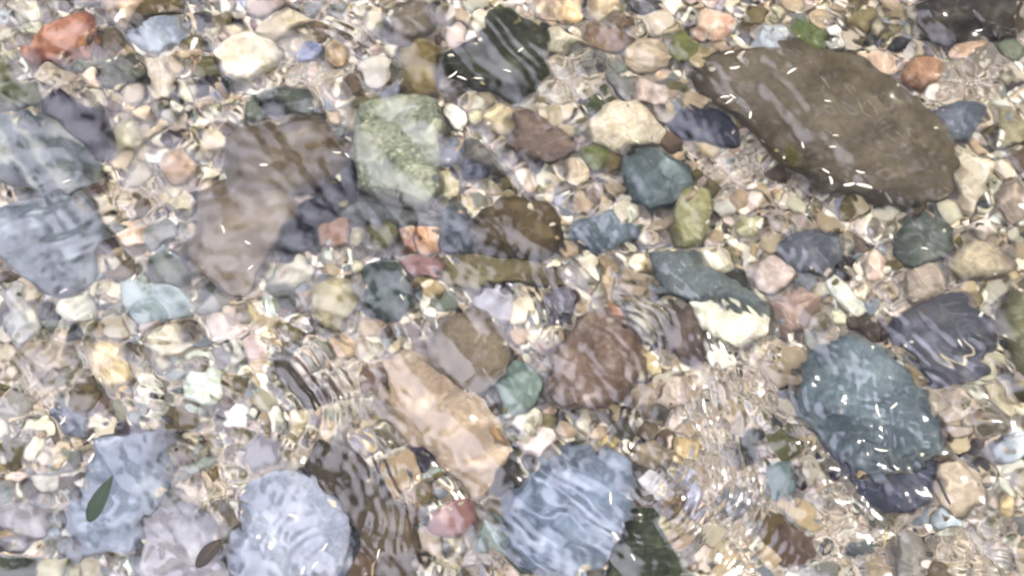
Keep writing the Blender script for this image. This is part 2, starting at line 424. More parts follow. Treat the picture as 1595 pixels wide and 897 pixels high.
st('cobble', 'blue-grey top left stone', 'right of the red-orange stone', ell(250,56,44,18,5,5), (166,175,185), (135,143,158))
st('pebble', 'small yellow-tan pebble', 'below the lumpy cream stone', ell(224,174,17,11,0,6), (222,196,150))
st('pebble', 'small white pebble', 'right of the small yellow-tan pebble', ell(268,172,14,13,0,7), (225,216,195))
st('cobble', 'soft olive-tan cobble', 'right of the dark maroon cobble', ell(200,212,30,28,15,8), (176,168,132), (152,144,112))
st('cobble', 'orange-brown stained cobble', 'below the soft olive-tan cobble', ell(277,256,24,28,-10,9), (178,145,108), (205,185,160))
st('pebble', 'flat tan pebble', 'below the red-orange stone at its left end', ell(72,118,18,13,0,10), (206,190,162))
st('pebble', 'cream oval pebble', 'below the round cream pebble at upper left', ell(150,154,20,13,0,11), (222,208,182))
st('large_stone', 'olive-grey rim boulder', 'behind the left-edge grey-blue boulder, at the frame edge', [(-30,128),(20,128),(60,134),(68,150),(50,168),(0,172),(-30,170)], (118,120,92), (95,96,70), (160,162,150), h=.035)
st('pebble', 'bluish glassy pebble', 'right of the folded tan shard', ell(480,78,20,15,0,12), (158,165,192), (120,128,165))
st('pebble', 'ochre-tan pebble', 'right of the bluish glassy pebble', ell(520,84,18,22,10,13), (190,168,130), (165,138,95))
st('pebble', 'olive oval pebble', 'touching the top left corner of the green block', ell(570,158,30,14,-8,14,.06), (136,130,94))
st('cobble', 'buff square pebble', 'left of the green block, at its upper corner', [(545,178),(572,176),(572,206),(546,208)], (190,176,135), (165,150,112), h=.03, e=.5)
st('pebble', 'bright white pebble', 'right of the green block', ell(710,183,18,19,0,15,.05), (248,244,226), (232,225,200))
st('cobble', 'straw-yellow cobble', 'right of the bright white pebble', ell(778,186,26,18,10,16), (215,198,150), (192,172,125))
st('pebble', 'small straw pebble', 'between bright white pebble and straw-yellow cobble', ell(742,183,12,14,0,17), (205,195,150))
st('pebble', 'steel-grey pebble', 'right of the green block, below the bright white pebble', ell(701,240,17,17,0,18), (150,155,172), (120,125,145))
st('flat_stone', 'brown-grey shelf stone', 'slanting right of the steel-grey pebble', [(715,222),(740,218),(770,240),(800,262),(780,275),(750,262),(722,248)], (140,134,124), (112,108,104), (165,158,150), h=.025)
st('pebble', 'dark slate chip', 'below the brown-grey shelf stone', ell(740,262,22,14,20,19), (100,106,122))
st('cobble', 'cream square chip', 'against the lower right corner of the green block', [(684,282),(702,274),(718,280),(712,312),(694,322),(680,314)], (218,206,168), (192,178,140), h=.03, e=.45)
st('flat_stone', 'dark grey-green wedge', 'above the brown pointed cobble', [(388,146),(440,138),(480,148),(508,178),(482,186),(432,168),(400,170)], (110,115,104), (88,92,84), (140,145,140), h=.03)
st('pebble', 'tan oval top pebble', 'first of three warm pebbles, beside the olive boulder', ell(853,14,20,17,0,20), (216,188,150))
st('pebble', 'honey-yellow top pebble', 'second of the warm pebbles at the top', ell(889,15,20,23,0,21), (222,194,132), (200,165,105))
st('cobble', 'pale honey shard', 'third of the warm pebbles at the top', [(915,-5),(945,-8),(968,8),(955,22),(938,34),(924,20)], (228,206,158), (205,180,130), h=.03)
st('cobble', 'cream twin-lobed stone', 'at the right side of the dark olive boulder', [(850,52),(868,46),(880,60),(900,62),(910,72),(890,76),(872,84),(850,86)], (225,216,184), (198,186,155), h=.03)
st('large_stone', 'grey top-edge stone', 'between pale honey shard and small cream hexagon', ell(1000,0,34,16,3,22), (116,112,106))
st('pebble', 'small cream hexagon', 'at the top edge right of the grey top-edge stone', ell(1046,10,16,14,0,23), (226,216,190))
st('cobble', 'rust-brown smooth stone', 'below the pale honey shard', ell(948,58,45,24,-5,24), (160,134,98), (138,112,80))
st('cobble', 'cream and orange stone', 'at the top, with one orange corner', [(1078,32),(1098,10),(1130,18),(1149,42),(1132,62),(1105,70),(1082,60)], (216,192,160), (215,150,112), (235,225,205), h=.035, sc=22)
st('cobble', 'moss-green cobble', 'left below the cream and orange stone', ell(1064,78,20,26,0,25), (136,132,84), (105,115,60))
st('pebble', 'buff pebble', 'below the cream and orange stone', ell(1093,93,20,15,15,26), (188,172,128))
st('cobble', 'layered cream cobble', 'below the rust-brown smooth stone', ell(1005,90,40,26,-5,27), (198,180,148), (165,145,112), kind='band', sc=18)
st('shard', 'grey sliver stone', 'slanting above the large cream stone', ell(960,131,33,10,48,28,.08), (150,150,146))
st('pebble', 'pinkish cream pebble', 'between the grey sliver stone and the huge boulder', ell(1018,146,34,17,15,29), (220,196,176))
st('cobble', 'dark moss-green stone', 'left of the large cream stone', ell(936,164,24,22,0,30), (96,98,66), (76,80,50))
st('pebble', 'near-black hole', 'set in the dark moss-green stone\'s left side', ell(911,156,6,7,0,31), (45,40,50))  # dark hole, filled in as a near-black body
st('pebble', 'butter pebble', 'at the foot of the large cream stone', ell(962,229,18,13,10,32), (228,214,172))
st('cobble', 'round cream ringed pebble', 'right of the flat brown square stone', ell(900,270,20,18,0,33), (228,210,178), (200,178,145))
st('pebble', 'dull green pebble', 'between the ringed pebble and teal-grey cobble', ell(926,246,20,14,20,34), (128,132,84))
st('cobble', 'mossy yellow-green stone', 'at the top, left of the white square chip', ell(1258,62,28,24,10,35), (142,150,100), (105,118,68))
st('shard', 'white square chip', 'at the top right, beside the mossy yellow-green stone', [(1284,42),(1305,40),(1314,54),(1306,70),(1288,70)], (242,237,222), (220,212,192), h=.025, e=.4)
st('cobble', 'half-moon olive-tan stone', 'right of the white square chip', [(1313,26),(1330,22),(1356,24),(1354,48),(1340,60),(1322,50)], (152,142,106), (128,118,84), h=.03)
st('shard', 'thin cream shard', 'right of the half-moon olive-tan stone', [(1358,24),(1366,22),(1374,42),(1370,52),(1358,50)], (212,200,170), h=.02)
st('cobble', 'peach curved cobble', 'above the right end of the huge boulder', ell(1370,98,36,15,15,36), (216,190,162), (195,160,128))
st('cobble', 'rusty orange cobble', 'right of the peach curved cobble', ell(1438,110,30,20,0,37), (188,146,104), (165,120,80))
st('cobble', 'pale apricot cobble', 'below the top right dark brown boulder', ell(1507,76,28,15,0,38), (198,172,138), (180,145,102))
st('cobble', 'smooth slate oval', 'above the cream tooth stone at the far right', [(1440,182),(1465,161),(1505,157),(1531,170),(1530,195),(1511,220),(1480,232),(1455,222),(1441,202)], (122,128,138), (100,106,116), (148,154,164), h=.045, rough=.02)
st('cobble', 'cream tooth stone', 'standing right of the huge boulder', [(1480,234),(1500,236),(1530,250),(1552,266),(1545,282),(1527,300),(1508,332),(1494,318),(1488,270)], (226,214,186), (205,188,155), (236,228,208), h=.035)
st('cobble', 'olive-beige stone', 'at the right edge, level with the slate oval', ell(1576,200,24,26,0,39), (178,168,134), (152,144,115))
st('cobble', 'taupe stone at the right edge', 'beside the cream tooth stone', ell(1575,310,24,34,0,40), (165,148,128), (140,125,110))
st('pebble', 'lemon pebble', 'at the top edge, left of the yellow-green stone', ell(1212,20,14,11,60,41), (220,210,160))
st('cobble', 'pale blue-grey stone', 'between the yellow-green stone and cream and orange one', ell(1203,66,24,24,0,42), (192,197,198), (165,172,178))
st('pebble', 'grey-green corner stone', 'under the top right dark brown boulder', ell(1570,76,26,16,0,43), (118,122,105))
st('pebble', 'yellow-green pebble', 'on the left edge, left of the slate-grey boulder', ell(3,386,15,14,0,44), (196,194,132))
st('cobble', 'pink-tan flat cobble', 'right of the rounded slate-grey boulder', ell(200,368,28,19,-10,45), (218,194,164), (195,165,135))
st('pebble', 'knobbly cream pebble', 'against the top left of the flat brown-grey slab', ell(288,318,18,15,0,46), (220,208,165))
st('cobble', 'dull green-grey stone', 'left of the lower brown-grey slab', [(228,400),(252,392),(278,388),(300,414),(296,444),(266,442),(236,430)], (116,121,108), (95,100,90), h=.035)
st('flat_stone', 'pale blue-green slab', 'below the dull green-grey stone', [(188,440),(230,436),(290,450),(312,480),(292,502),(240,506),(198,490)], (168,182,185), (140,155,155), (195,205,205), h=.03, e=.5)
st('cobble', 'pale yellowish cobble', 'below the rounded slate-grey boulder', ell(118,482,34,27,10,47), (205,202,180), (180,180,165))
st('shard', 'curved grey tusk stone', 'standing at the left, with a pale left edge', [(12,452),(28,455),(48,480),(58,520),(52,545),(36,545),(22,510),(12,480)], (150,152,150), (190,185,175), h=.03)
st('cobble', 'rounded tan cobble', 'at the lower left, brightest on top', [(135,547),(160,533),(190,538),(206,560),(201,590),(176,612),(150,606),(137,580)], (202,184,146), (180,160,122), (225,210,180), h=.045)
st('cobble', 'pink-white cobble', 'below the tip of the brown-grey slab', ell(356,512,30,26,0,48), (218,202,192), (195,178,168))
st('cobble', 'creamy yellow cobble', 'between tan cobble and pink-white cobble', ell(266,542,32,24,0,49), (216,206,180), (190,175,150))
st('cobble', 'mint-white cobble', 'below the creamy yellow cobble', ell(316,600,28,36,0,50), (206,216,196), (180,192,175))
st('cobble', 'beige gravelly stone', 'left of the rounded tan cobble', ell(84,556,28,24,0,51), (196,180,158), (170,158,142))
st('shard', 'grey ledge stone', 'lying along the foot of the green block', [(530,326),(560,316),(650,332),(690,340),(682,356),(600,350),(536,346)], (140,142,145), (108,112,108), h=.025)
st('cobble', 'rusty orange block', 'at the right end of the purple-black shadow shape', [(494,362),(508,344),(545,345),(546,380),(520,392),(500,382)], (172,132,96), (148,105,75), h=.03, e=.5)
st('pebble', 'sand pillar pebble', 'between rusty orange block and olive square stone', ell(557,368,11,18,0,52), (176,166,132))
st('cobble', 'olive square stone', 'in the row below the green block', [(568,352),(600,348),(616,356),(616,385),(596,394),(570,390)], (126,122,90), (100,98,72), h=.035, e=.5)
st('cobble', 'light orange cube', 'last of the row below the green block', [(650,358),(684,354),(684,396),(650,394)], (226,178,128), (200,148,100), h=.035, e=.4)
st('cobble', 'salmon chip', 'between olive square stone and light orange cube', [(620,356),(646,358),(646,392),(624,392)], (206,160,125), (180,135,105), h=.03, e=.45)
st('cobble', 'dusty pink-red stone', 'under the light orange cube', ell(654,415,32,15,3,53), (172,135,128), (148,108,104))
st('cobble', 'dark slate cobble', 'right of the light orange cube', [(692,320),(720,322),(732,350),(752,380),(722,402),(692,392),(684,360)], (110,117,125), (85,90,98), (140,150,160), h=.04)
st('large_stone', 'olive-brown boulder in the middle', 'right of the dark slate cobble', [(742,340),(762,312),(820,308),(860,320),(873,350),(866,385),(830,402),(780,397),(747,386)], (118,104,72), (96,84,58), (140,128,104), h=.055)
st('cobble', 'dark green egg-shaped stone', 'left of centre, with one white sliver on it', [(563,432),(588,410),(615,412),(636,440),(640,470),(627,500),(592,503),(570,482)], (92,108,98), (72,86,76), (130,142,140), h=.05)
st('cobble', 'mottled yellow egg stone', 'touching the left of the dark green egg-shaped one', [(492,450),(520,441),(548,446),(558,475),(546,500),(516,520),(492,502),(485,474)], (186,176,140), (150,145,115), (208,196,162), h=.045)
st('cobble', 'pale grey-cream stone', 'above the mottled yellow egg stone', ell(455,424,36,22,-15,54), (192,188,168), (165,160,142))
st('pebble', 'bright lemon-cream pebble', 'above the dark green egg-shaped stone', ell(560,420,11,17,-20,55), (226,218,170))
st('cobble', 'knobbly tan cobble', 'below the mottled yellow egg stone', ell(540,538,22,19,0,56), (205,180,142), (175,150,115))
st('pebble', 'angular cream pebble', 'right of the knobbly tan cobble', ell(582,530,18,11,20,57), (225,212,178))
st('pebble', 'little cream bead', 'below the angular cream pebble', ell(574,556,8,10,0,58), (228,214,182))
st('flat_stone', 'long olive-brown slab', 'lying across the middle under the olive-brown boulder', [(672,412),(740,398),(820,402),(870,416),(876,446),(820,452),(740,447),(682,437)], (132,122,88), (108,98,72), (158,150,125), h=.03, e=.5)
st('flat_stone', 'lilac-grey flat stone', 'below the long olive-brown slab', [(740,458),(775,452),(800,462),(800,492),(772,500),(742,484)], (180,176,186), (155,150,158), h=.03, e=.5)
st('cobble', 'dark olive curved stone', 'left of the ripple bands below centre left', [(425,562),(455,566),(482,590),(500,628),(478,640),(452,612),(430,592)], (84,76,60), (64,58,48), (112,104,86), h=.03)
st('pebble', 'small dark green-brown stone', 'left of the mottled yellow egg stone', ell(443,455,26,16,30,59), (108,110,92))
st('cobble', 'green-tan egg stone', 'right of the teal-grey cobble', [(1045,330),(1060,302),(1088,290),(1110,310),(1106,345),(1088,385),(1060,392),(1040,362)], (166,162,118), (142,138,98), (190,186,150), h=.05)
st('cobble', 'blue slate cobble', 'right of the olive-brown boulder in the middle', [(885,365),(905,345),(950,332),(990,345),(1000,366),(970,382),(935,402),(905,392)], (116,132,142), (90,104,112), (160,172,180), h=.04)
st('cobble', 'cream hexagonal cobble', 'below the green-tan egg stone', [(1080,402),(1098,386),(1135,394),(1142,415),(1116,431),(1090,420)], (228,218,194), (205,195,168), h=.035)
st('large_stone', 'mottled slate wedge', 'sloping down to the pale yellow slab', [(1015,402),(1050,396),(1100,420),(1132,440),(1180,468),(1202,490),(1188,508),(1120,482),(1060,474),(1020,450)], (126,136,136), (98,106,104), (160,172,170), h=.045)
st('flat_stone', 'pale yellow slab', 'under the mottled slate wedge', [(1072,476),(1110,474),(1150,490),(1195,500),(1182,520),(1142,537),(1110,522),(1086,502)], (226,220,188), (202,200,172), (236,232,208), h=.035, e=.5)
st('shard', 'cream angular chip', 'below the blue slate cobble', [(893,408),(912,395),(935,418),(927,441),(905,431)], (228,218,194), (200,188,165), h=.025)
st('shard', 'ochre flake', 'right of the cream angular chip', [(936,415),(955,410),(963,430),(957,450),(948,466),(936,440)], (198,176,128), (172,150,105), h=.025)
st('cobble', 'dark hook-shaped stone', 'at the centre, with a pale upper rim', [(818,402),(836,398),(852,412),(850,434),(832,438),(820,425)], (88,80,72), (68,62,58), (200,190,160), h=.025)
st('cobble', 'purple-grey stone', 'between mottled boulder and warm brown triangular boulder', ell(873,478,22,32,0,60), (132,128,138), (108,102,112))
st('cobble', 'orange chip', 'on the upper tip of the warm brown triangular boulder', [(940,466),(965,466),(977,490),(970,510),(946,496)], (196,142,104), (170,118,84), h=.03, z=.025, e=.5)
st('cobble', 'striped banded cobble', 'right of the orange chip, with pale ripple bands painted in', [(968,456),(996,450),(1022,470),(1050,492),(1042,520),(1016,535),(992,520),(974,492)], (120,112,92), (85,78,62), (220,212,185), h=.04, kind='band', sc=16)  # curved bands stand for ripple rings of the water, painted on the stone
st('cobble', 'chocolate brown cobble', 'left of the pale yellow slab', [(1044,490),(1075,488),(1094,520),(1097,560),(1062,556),(1038,532)], (126,106,88), (102,85,70), h=.035)
st('cobble', 'jade-grey stone', 'left of the warm brown triangular boulder', [(775,592),(800,570),(840,576),(847,606),(820,640),(790,658)], (132,152,142), (104,122,112), (165,182,175), h=.04)
st('cobble', 'pale pink cobble', 'right of the cream hexagonal cobble', ell(1208,428,32,28,0,61), (210,190,176), (188,168,155))
st('cobble', 'dusty rose cobble', 'below the pale pink cobble', [(1200,470),(1240,450),(1282,460),(1272,490),(1222,527),(1200,502)], (180,154,136), (158,132,116), h=.04)
st('pebble', 'pale yellow pebble', 'right of the green-tan egg stone', ell(1166,352,20,15,0,62), (212,205,158))
st('pebble', 'pinkish rounded pebble', 'below the banded cobble and the chocolate one', ell(1050,618,30,18,-20,63), (215,196,176), (185,165,145))
st('cobble', 'rust and cream cobble', 'right of the warm brown boulder, near its foot', ell(1006,618,22,24,0,64), (176,158,132), (150,128,100))
st('cobble', 'dark blue-grey stone', 'below the huge boulder, left of the white tooth chip', [(1215,386),(1230,362),(1270,358),(1312,375),(1302,420),(1262,426),(1226,407)], (118,120,128), (92,94,102), (145,150,158), h=.035)
st('shard', 'white tooth chip', 'pointing down right, in the right-hand middle', [(1284,436),(1296,424),(1308,426),(1326,446),(1350,480),(1335,486),(1304,472)], (232,232,208), (212,210,182), h=.028, e=.55)
st('pebble', 'orange-pink pebble', 'right above the white tooth chip', ell(1366,414,14,22,0,65), (220,180,148), (230,215,195))
st('pebble', 'small pale yellow lump', 'below the white tooth chip', ell(1302,494,16,13,0,66), (225,218,175))
st('flat_stone', 'dark grey-green slab', 'left of the pointed two-tone stone', [(1395,352),(1450,332),(1480,352),(1490,388),(1435,420),(1402,404),(1383,372)], (114,119,110), (90,96,88), (145,152,150), h=.035)
st('shard', 'pale pink-cream chip', 'above the pointed two-tone stone', [(1500,356),(1520,345),(1542,340),(1550,366),(1524,372)], (222,206,188), (198,182,165), h=.025, e=.5)
st('cobble', 'pointed two-tone stone', 'cream above and taupe below, at the right', [(1484,398),(1508,376),(1542,370),(1582,415),(1562,430),(1510,432),(1484,416)], (206,190,152), (134,118,104), (160,145,125), h=.045, sc=9)
st('cobble', 'ribbed tan cobble', 'below the dark grey-green slab', [(1414,426),(1445,410),(1472,425),(1470,450),(1432,474),(1410,460)], (184,168,148), (158,142,122), h=.035, kind='band', sc=24)
st('flat_stone', 'long charcoal slab', 'above the blue-grey lower right boulder', [(1378,502),(1440,472),(1500,462),(1545,500),(1562,522),(1545,560),(1500,600),(1460,612),(1430,560),(1395,530)], (106,106,114), (82,82,88), (140,142,158), h=.035, e=.5)
st('large_stone', 'olive right-edge boulder', 'cut by the frame edge right of the charcoal slab', [(1570,452),(1610,425),(1640,550),(1610,605),(1578,582),(1565,512)], (136,132,102), (112,110,84), (158,156,135), h=.05)
st('cobble', 'dark brown flat stone', 'below the small pale yellow lump', [(1312,490),(1355,484),(1372,500),(1372,530),(1350,530),(1318,515)], (112,98,76), (88,74,56), h=.025)
st('pebble', 'small maroon stone', 'between the dark brown flat stone and charcoal slab', ell(1378,506,9,18,0,67), (104,70,72))
st('cobble', 'cream knobbly cobble', 'right of the charcoal slab\'s lower end', ell(1535,566,26,22,0,68), (204,198,166), (175,168,140))
st('cobble', 'pink-beige cobble', 'right of the blue-grey lower right boulder', ell(1492,640,30,24,-10,69), (200,184,166), (175,158,142))
st('cobble', 'yellowish beige cobble', 'at the right, above the pale blue pebble', ell(1555,628,26,30,0,70), (190,180,150), (165,155,128))
st('pebble', 'pale blue pebble', 'at the right edge of the lower right quarter', ell(1579,686,20,20,0,71), (196,206,214))
st('cobble', 'dark brown-grey stone', 'left of the pale blue pebble', ell(1532,690,28,26,0,72), (126,116,112), (100,92,90))
st('flat_stone', 'dark shadow plate', 'along the top edge of the blue-grey lower left slab', [(158,662),(200,656),(252,656),(278,670),(240,684),(180,682)], (104,100,106), (84,80,86), h=.012, z=.035, cat='stone')  # shadow along the slab's edge, made as a thin dark plate
st('cobble', 'rose-cream cobble', 'at the left edge near the bottom', ell(22,738,28,24,0,73), (228,188,165), (215,200,180))
st('cobble', 'ivory cobble', 'right of the rose-cream cobble', ell(74,752,24,18,0,74), (222,212,190))
st('large_stone', 'ash-grey stone', 'at the left edge below the rose-cream cobble', ell(38,812,36,34,0,75), (168,164,170), (145,140,145))
st('large_stone', 'dark green-brown corner stone', 'in the bottom left corner', ell(22,886,40,24,0,76), (98,102,84), (75,80,66))
st('cobble', 'ivory chip', 'against the lower left edge of the leaf slab', ell(106,832,14,18,0,77), (222,218,208))
st('cobble', 'dim blue-grey stone', 'above the blue-grey lower left slab', ell(105,650,34,26,0,78), (126,132,148), (105,110,125))
st('flat_stone', 'ochre-brown tile', 'at the bottom edge, left of the muddy ripples', [(534,885),(548,868),(562,854),(590,860),(590,905),(536,910)], (116,92,54), (96,76,44), h=.02, z=.03, e=.4)
st('pebble', 'dark purple pebble', 'left of the broad sandy tan slab', ell(657,711,16,17,0,79), (92,82,104), (70,62,82))
st('cobble', 'brick-pink stone', 'near the bottom edge, left of centre', [(668,816),(680,790),(705,772),(730,778),(743,796),(732,820),(706,840),(680,832)], (168,120,112), (142,98,92), (190,155,145), h=.045)
st('shard', 'pale green-grey shard', 'right of the brick-pink stone', [(738,832),(758,800),(784,818),(802,858),(782,872),(752,852)], (172,188,182), (140,155,148), h=.03)
st('pebble', 'tiny cream bead', 'below left of the sandy tan slab', ell(597,677,9,8,0,80), (230,218,170))
st('pebble', 'mustard stone', 'at the right end of the sandy tan slab', [(752,670),(782,668),(784,695),(756,694)], (175,140,82), (155,120,68), h=.02, z=.03, e=.5)
st('cobble', 'olive-tan flat pebble', 'above the tiny cream bead', ell(578,655,28,13,-15,81), (176,160,116))
st('cobble', 'pink-white shield stone', 'left above the ripple-streaked blue-grey boulder', [(807,680),(815,668),(862,668),(870,690),(846,716),(820,712)], (228,208,194), (205,188,175), h=.035, e=.55)
st('large_stone', 'dark mossy rock', 'at the bottom edge right of the ripple-streaked blue-grey boulder', [(985,802),(1015,788),(1030,800),(1050,850),(1062,915),(935,920),(950,868)], (70,78,54), (50,58,40), (100,110,84), h=.05)
st('pebble', 'butter-yellow pebble', 'beside the dark mossy rock', ell(1040,821,16,14,0,82), (228,206,142))
st('cobble', 'golden brown stone', 'above the butter-yellow pebble', ell(1046,784,14,20,0,83), (152,126,82))
st('flat_stone', 'sandy brown flat stone', 'above right of the streaky blue-grey boulder', ell(1012,712,38,24,0,84), (168,152,122), (142,126,98))
st('cobble', 'ribbed gold-tan stone', 'right of the sandy brown flat stone', ell(1066,704,22,26,0,85), (196,174,124), (165,145,100), kind='band', sc=26)
st('shard', 'lilac crescent stone', 'right of the golden brown stone', [(1062,745),(1080,738),(1095,770),(1090,800),(1072,812),(1066,785)], (178,178,196), (155,155,172), h=.025)
st('cobble', 'chalk-grey stone', 'right of the streaky blue-grey boulder\'s shoulder', ell(1018,758,30,20,10,86), (204,198,198), (180,175,175))
st('cobble', 'ash-lilac pebble', 'in the streaky ripples right of centre bottom', ell(1150,782,28,20,0,87), (164,162,166))
st('cobble', 'pine-green stone', 'at the bottom edge left of the ripple-streaked blue-grey boulder', ell(812,868,24,36,10,88), (92,104,94), (72,84,74))
st('cobble', 'sea-green cobble', 'left below the blue-grey lower right boulder', [(1203,722),(1222,705),(1238,718),(1238,758),(1216,776),(1203,756)], (120,142,142), (96,115,112), h=.035)
st('cobble', 'indigo shadow shape', 'under the left foot of the lower right boulder', [(1262,686),(1290,684),(1318,715),(1330,742),(1300,738),(1272,714)], (90,88,108), (72,70,88), h=.02)  # boulder's shadow at lower left, given a dark shape of its own
st('flat_stone', 'dark blue ledge', 'as shade under the foot of the lower right boulder', [(1308,742),(1360,752),(1420,742),(1456,716),(1464,740),(1442,776),(1380,792),(1330,776)], (88,94,112), (68,72,88), (120,126,142), h=.02, e=.5)  # shade under the boulder's foot, modelled as a low dark strip
st('cobble', 'warm beige cobble', 'right of the dark blue ledge', [(1460,732),(1500,712),(1530,740),(1532,780),(1490,792),(1465,776)], (212,192,164), (190,170,140), h=.035)
st('pebble', 'white oval pebble', 'below the warm beige cobble', ell(1470,836,18,14,15,89), (228,224,204))
st('cobble', 'pale ice-blue stone', 'between warm beige cobble and white oval pebble', ell(1478,806,32,17,10,90), (198,208,214))
st('pebble', 'golden pebble', 'at the right, level with the pale ice-blue stone', ell(1566,794,13,22,10,91), (206,184,132))
st('cobble', 'grey-beige slab', 'at the bottom, left below the white oval pebble', [(1396,832),(1430,828),(1446,860),(1442,905),(1392,908)], (162,156,146), (138,132,125), h=.03)
st('pebble', 'dark teal pebble', 'left above the grey-beige slab', ell(1345,852,28,13,8,92), (118,128,128))

# ---------------------------------------------------------------- smaller pebbles between the stones
def inside(px, py, poly, grow=0.0):
    cx = sum(p[0] for p in poly) / len(poly); cy = sum(p[1] for p in poly) / len(poly)
    d = math.hypot(px - cx, py - cy); k = (d - grow) / d if d > 1e-6 else 0
    x, y = cx + (px - cx) * max(k, 0), cy + (py - cy) * max(k, 0)
    c = False; n = len(poly)
    for i in range(n):
        x1, y1 = poly[i]; x2, y2 = poly[i - 1]
        if (y1 > y) != (y2 > y) and x < (x2 - x1) * (y - y1) / (y2 - y1) + x1: c = not c
    return c
BOX = [(min(p[0] for p in a[1]), max(p[0] for p in a[1]), min(p[1] for p in a[1]), max(p[1] for p in a[1])) for a in ANCH]
def covered(px, py, grow=0.0):
    g = abs(grow)
    for a, b in zip(ANCH, BOX):
        if b[0] - g < px < b[1] + g and b[2] - g < py < b[3] + g and inside(px, py, a[1], grow): return True
    return False

PAL = [('cream', (232, 219, 188), 5.5), ('tan', (204, 182, 144), 5), ('beige', (206, 194, 170), 5.5), ('pinkish', (208, 190, 174), 1.6),
       ('grey', (156, 156, 148), 3.2), ('bluish', (150, 158, 164), 1.5), ('olive', (136, 128, 92), 3.8), ('brown', (130, 110, 82), 3.6),
       ('white', (242, 236, 218), 3.2), ('golden', (206, 184, 142), 1.3), ('lilac', (186, 182, 190), 0.7), ('dark', (84, 80, 74), 2.0)]
FINE = [(1160,590,75,90),(1330,830,95,60),(490,110,70,45),(1110,690,60,90),(745,850,50,50),(215,300,50,35),(1430,450,70,40),(1150,260,60,40),(1520,850,70,50),(330,760,45,60),(880,110,50,40),(1500,120,60,40),(60,600,60,50),(560,560,45,40),(1150,800,70,60)]
def fine(px, py):
    return max(math.exp(-0.5 * (((px - a) / c) ** 2 + ((py - b) / d) ** 2)) for a, b, c, d in FINE)
def pick_colour(px, py):
    cool = max(0.0, min(1.0, (py - 350) / 500 + (600 - px) / 1500))     # cooler stones down to the left
    w = []
    for n, c, k in PAL:
        if n in ('grey', 'bluish', 'lilac'): k *= 0.7 + 1.8 * cool
        if n in ('tan', 'cream', 'golden'): k *= 1.3 - 0.5 * cool
        w.append(k)
    n, c, _ = rnd.choices(PAL, w)[0]
    return n, jit(c, 12)

peb_mat = stone_nodes(bpy.data.materials.new('pebble_surface'), None, None, None, 38, 'mottle', use_obj=True)
proto = []
for k in range(14):
    n = rnd.choice([5, 6, 7, 8])
    asp = rnd.uniform(.6, .95)
    P = [(math.cos(2 * math.pi * (i + rnd.uniform(-.3, .3)) / n) * rnd.uniform(.85, 1.1),
          math.sin(2 * math.pi * (i + rnd.uniform(-.3, .3)) / n) * asp * rnd.uniform(.85, 1.1)) for i in range(n)]
    V, F = stone_mesh(P, 0.42, 0.45, e=rnd.uniform(.42, .75), n=34, rings=7, rough=.09, facets=rnd.choice([4, 6, 9]), seed=500 + k)
    me = bpy.data.meshes.new('pebble'); me.from_pydata([tuple(v) for v in V], [], F)
    me.polygons.foreach_set('use_smooth', [True] * len(me.polygons)); me.materials.append(peb_mat)
    proto.append(me)

placed = []; used = set(); first = None
def side(dx, dy):
    a = math.degrees(math.atan2(-dy, dx)) % 360
    return ['right of', 'above right of', 'above', 'above left of', 'left of', 'below left of', 'below', 'below right of'][int((a + 22.5) // 45) % 8]
cents = [(sum(p[0] for p in a[1]) / len(a[1]), sum(p[1] for p in a[1]) / len(a[1]), a[0]) for a in ANCH]
def edge_dist(px, py, a):
    return min(math.hypot(px - x, py - y) for x, y in a[1])
cand = []
for k in range(60000):
    if len(placed) >= 290: break
    px, py = rnd.uniform(-5, 1600), rnd.uniform(-5, 902)
    r = rnd.choice([28, 25, 22, 20, 18, 17, 16, 15, 14]) * rnd.uniform(.85, 1.2) * (1.0 if k < 9000 else 0.75)
    if rnd.random() < fine(px, py) * 1.3 - .15: continue
    if covered(px, py, -r * 0.5) or covered(px, py, r * 0.55): continue
    if any((px - q[0]) ** 2 + (py - q[1]) ** 2 < (0.82 * (r + q[2])) ** 2 for q in placed): continue
    placed.append((px, py, r))
placed.sort(key=lambda q: -q[2])
for i, (px, py, r) in enumerate(placed):
    cn, colr = pick_colour(px, py)
    me = rnd.choice(proto)
    if first is None:
        o = bpy.data.objects.new('pebble', me); first = o
    else:
        o = first.copy(); o.data = me
    COL.objects.link(o)
    p = at(px, py, 0.004); s = r / 1000.0
    o.location = (p.x, p.y, max(bed_z(p.x, p.y), -0.01) + 0.008 + s * 0.20)
    o.scale = (s * 1.08, s * 1.08, s * rnd.uniform(.7, 1.1))
    o.rotation_euler = (rnd.uniform(-.35, .35), rnd.uniform(-.35, .35), rnd.uniform(0, 6.28))
    o.color = lin(colr, KA)
    near = sorted((edge_dist(px, py, a), j) for j, a in enumerate(ANCH))[:4]
    size = 'large' if r > 18 else ('small' if r < 13 else '')
    done = None
    for combo in ('one', 'two', 'three'):
        for w0 in ((size,) if combo == 'one' else (size, 'rounded')):
            for dd, j in near[:1 if combo == 'one' else 4]:
                s1 = side(px - cents[j][0], py - cents[j][1])
                if combo == 'one': txt = f"{w0} {cn} pebble just {s1} the {ANCH[j][0]}"
                else:
                    for d2, j2 in near:
                        if j2 == j: continue
                        txt = f"{w0} {cn} pebble {s1} the {ANCH[j][0]}, near the {ANCH[j2][0]}"
                        t2 = ' '.join(txt.split())
                        if t2 not in used and len(t2.split()) <= 16: done = t2; break
                    if done: break
                    continue
                t2 = ' '.join(txt.split())
                if t2 not in used and len(t2.split()) <= 16: done = t2; break
            if done: break
        if done: break
    if not done: done = f"{size} {cn} pebble".strip() + f" {side(px - cents[near[0][1]][0], py - cents[near[0][1]][1])} the {ANCH[near[0][1]][0]}"
    used.add(done)
    tag(o, done, 'pebble', 'small pebbles between the larger stones')

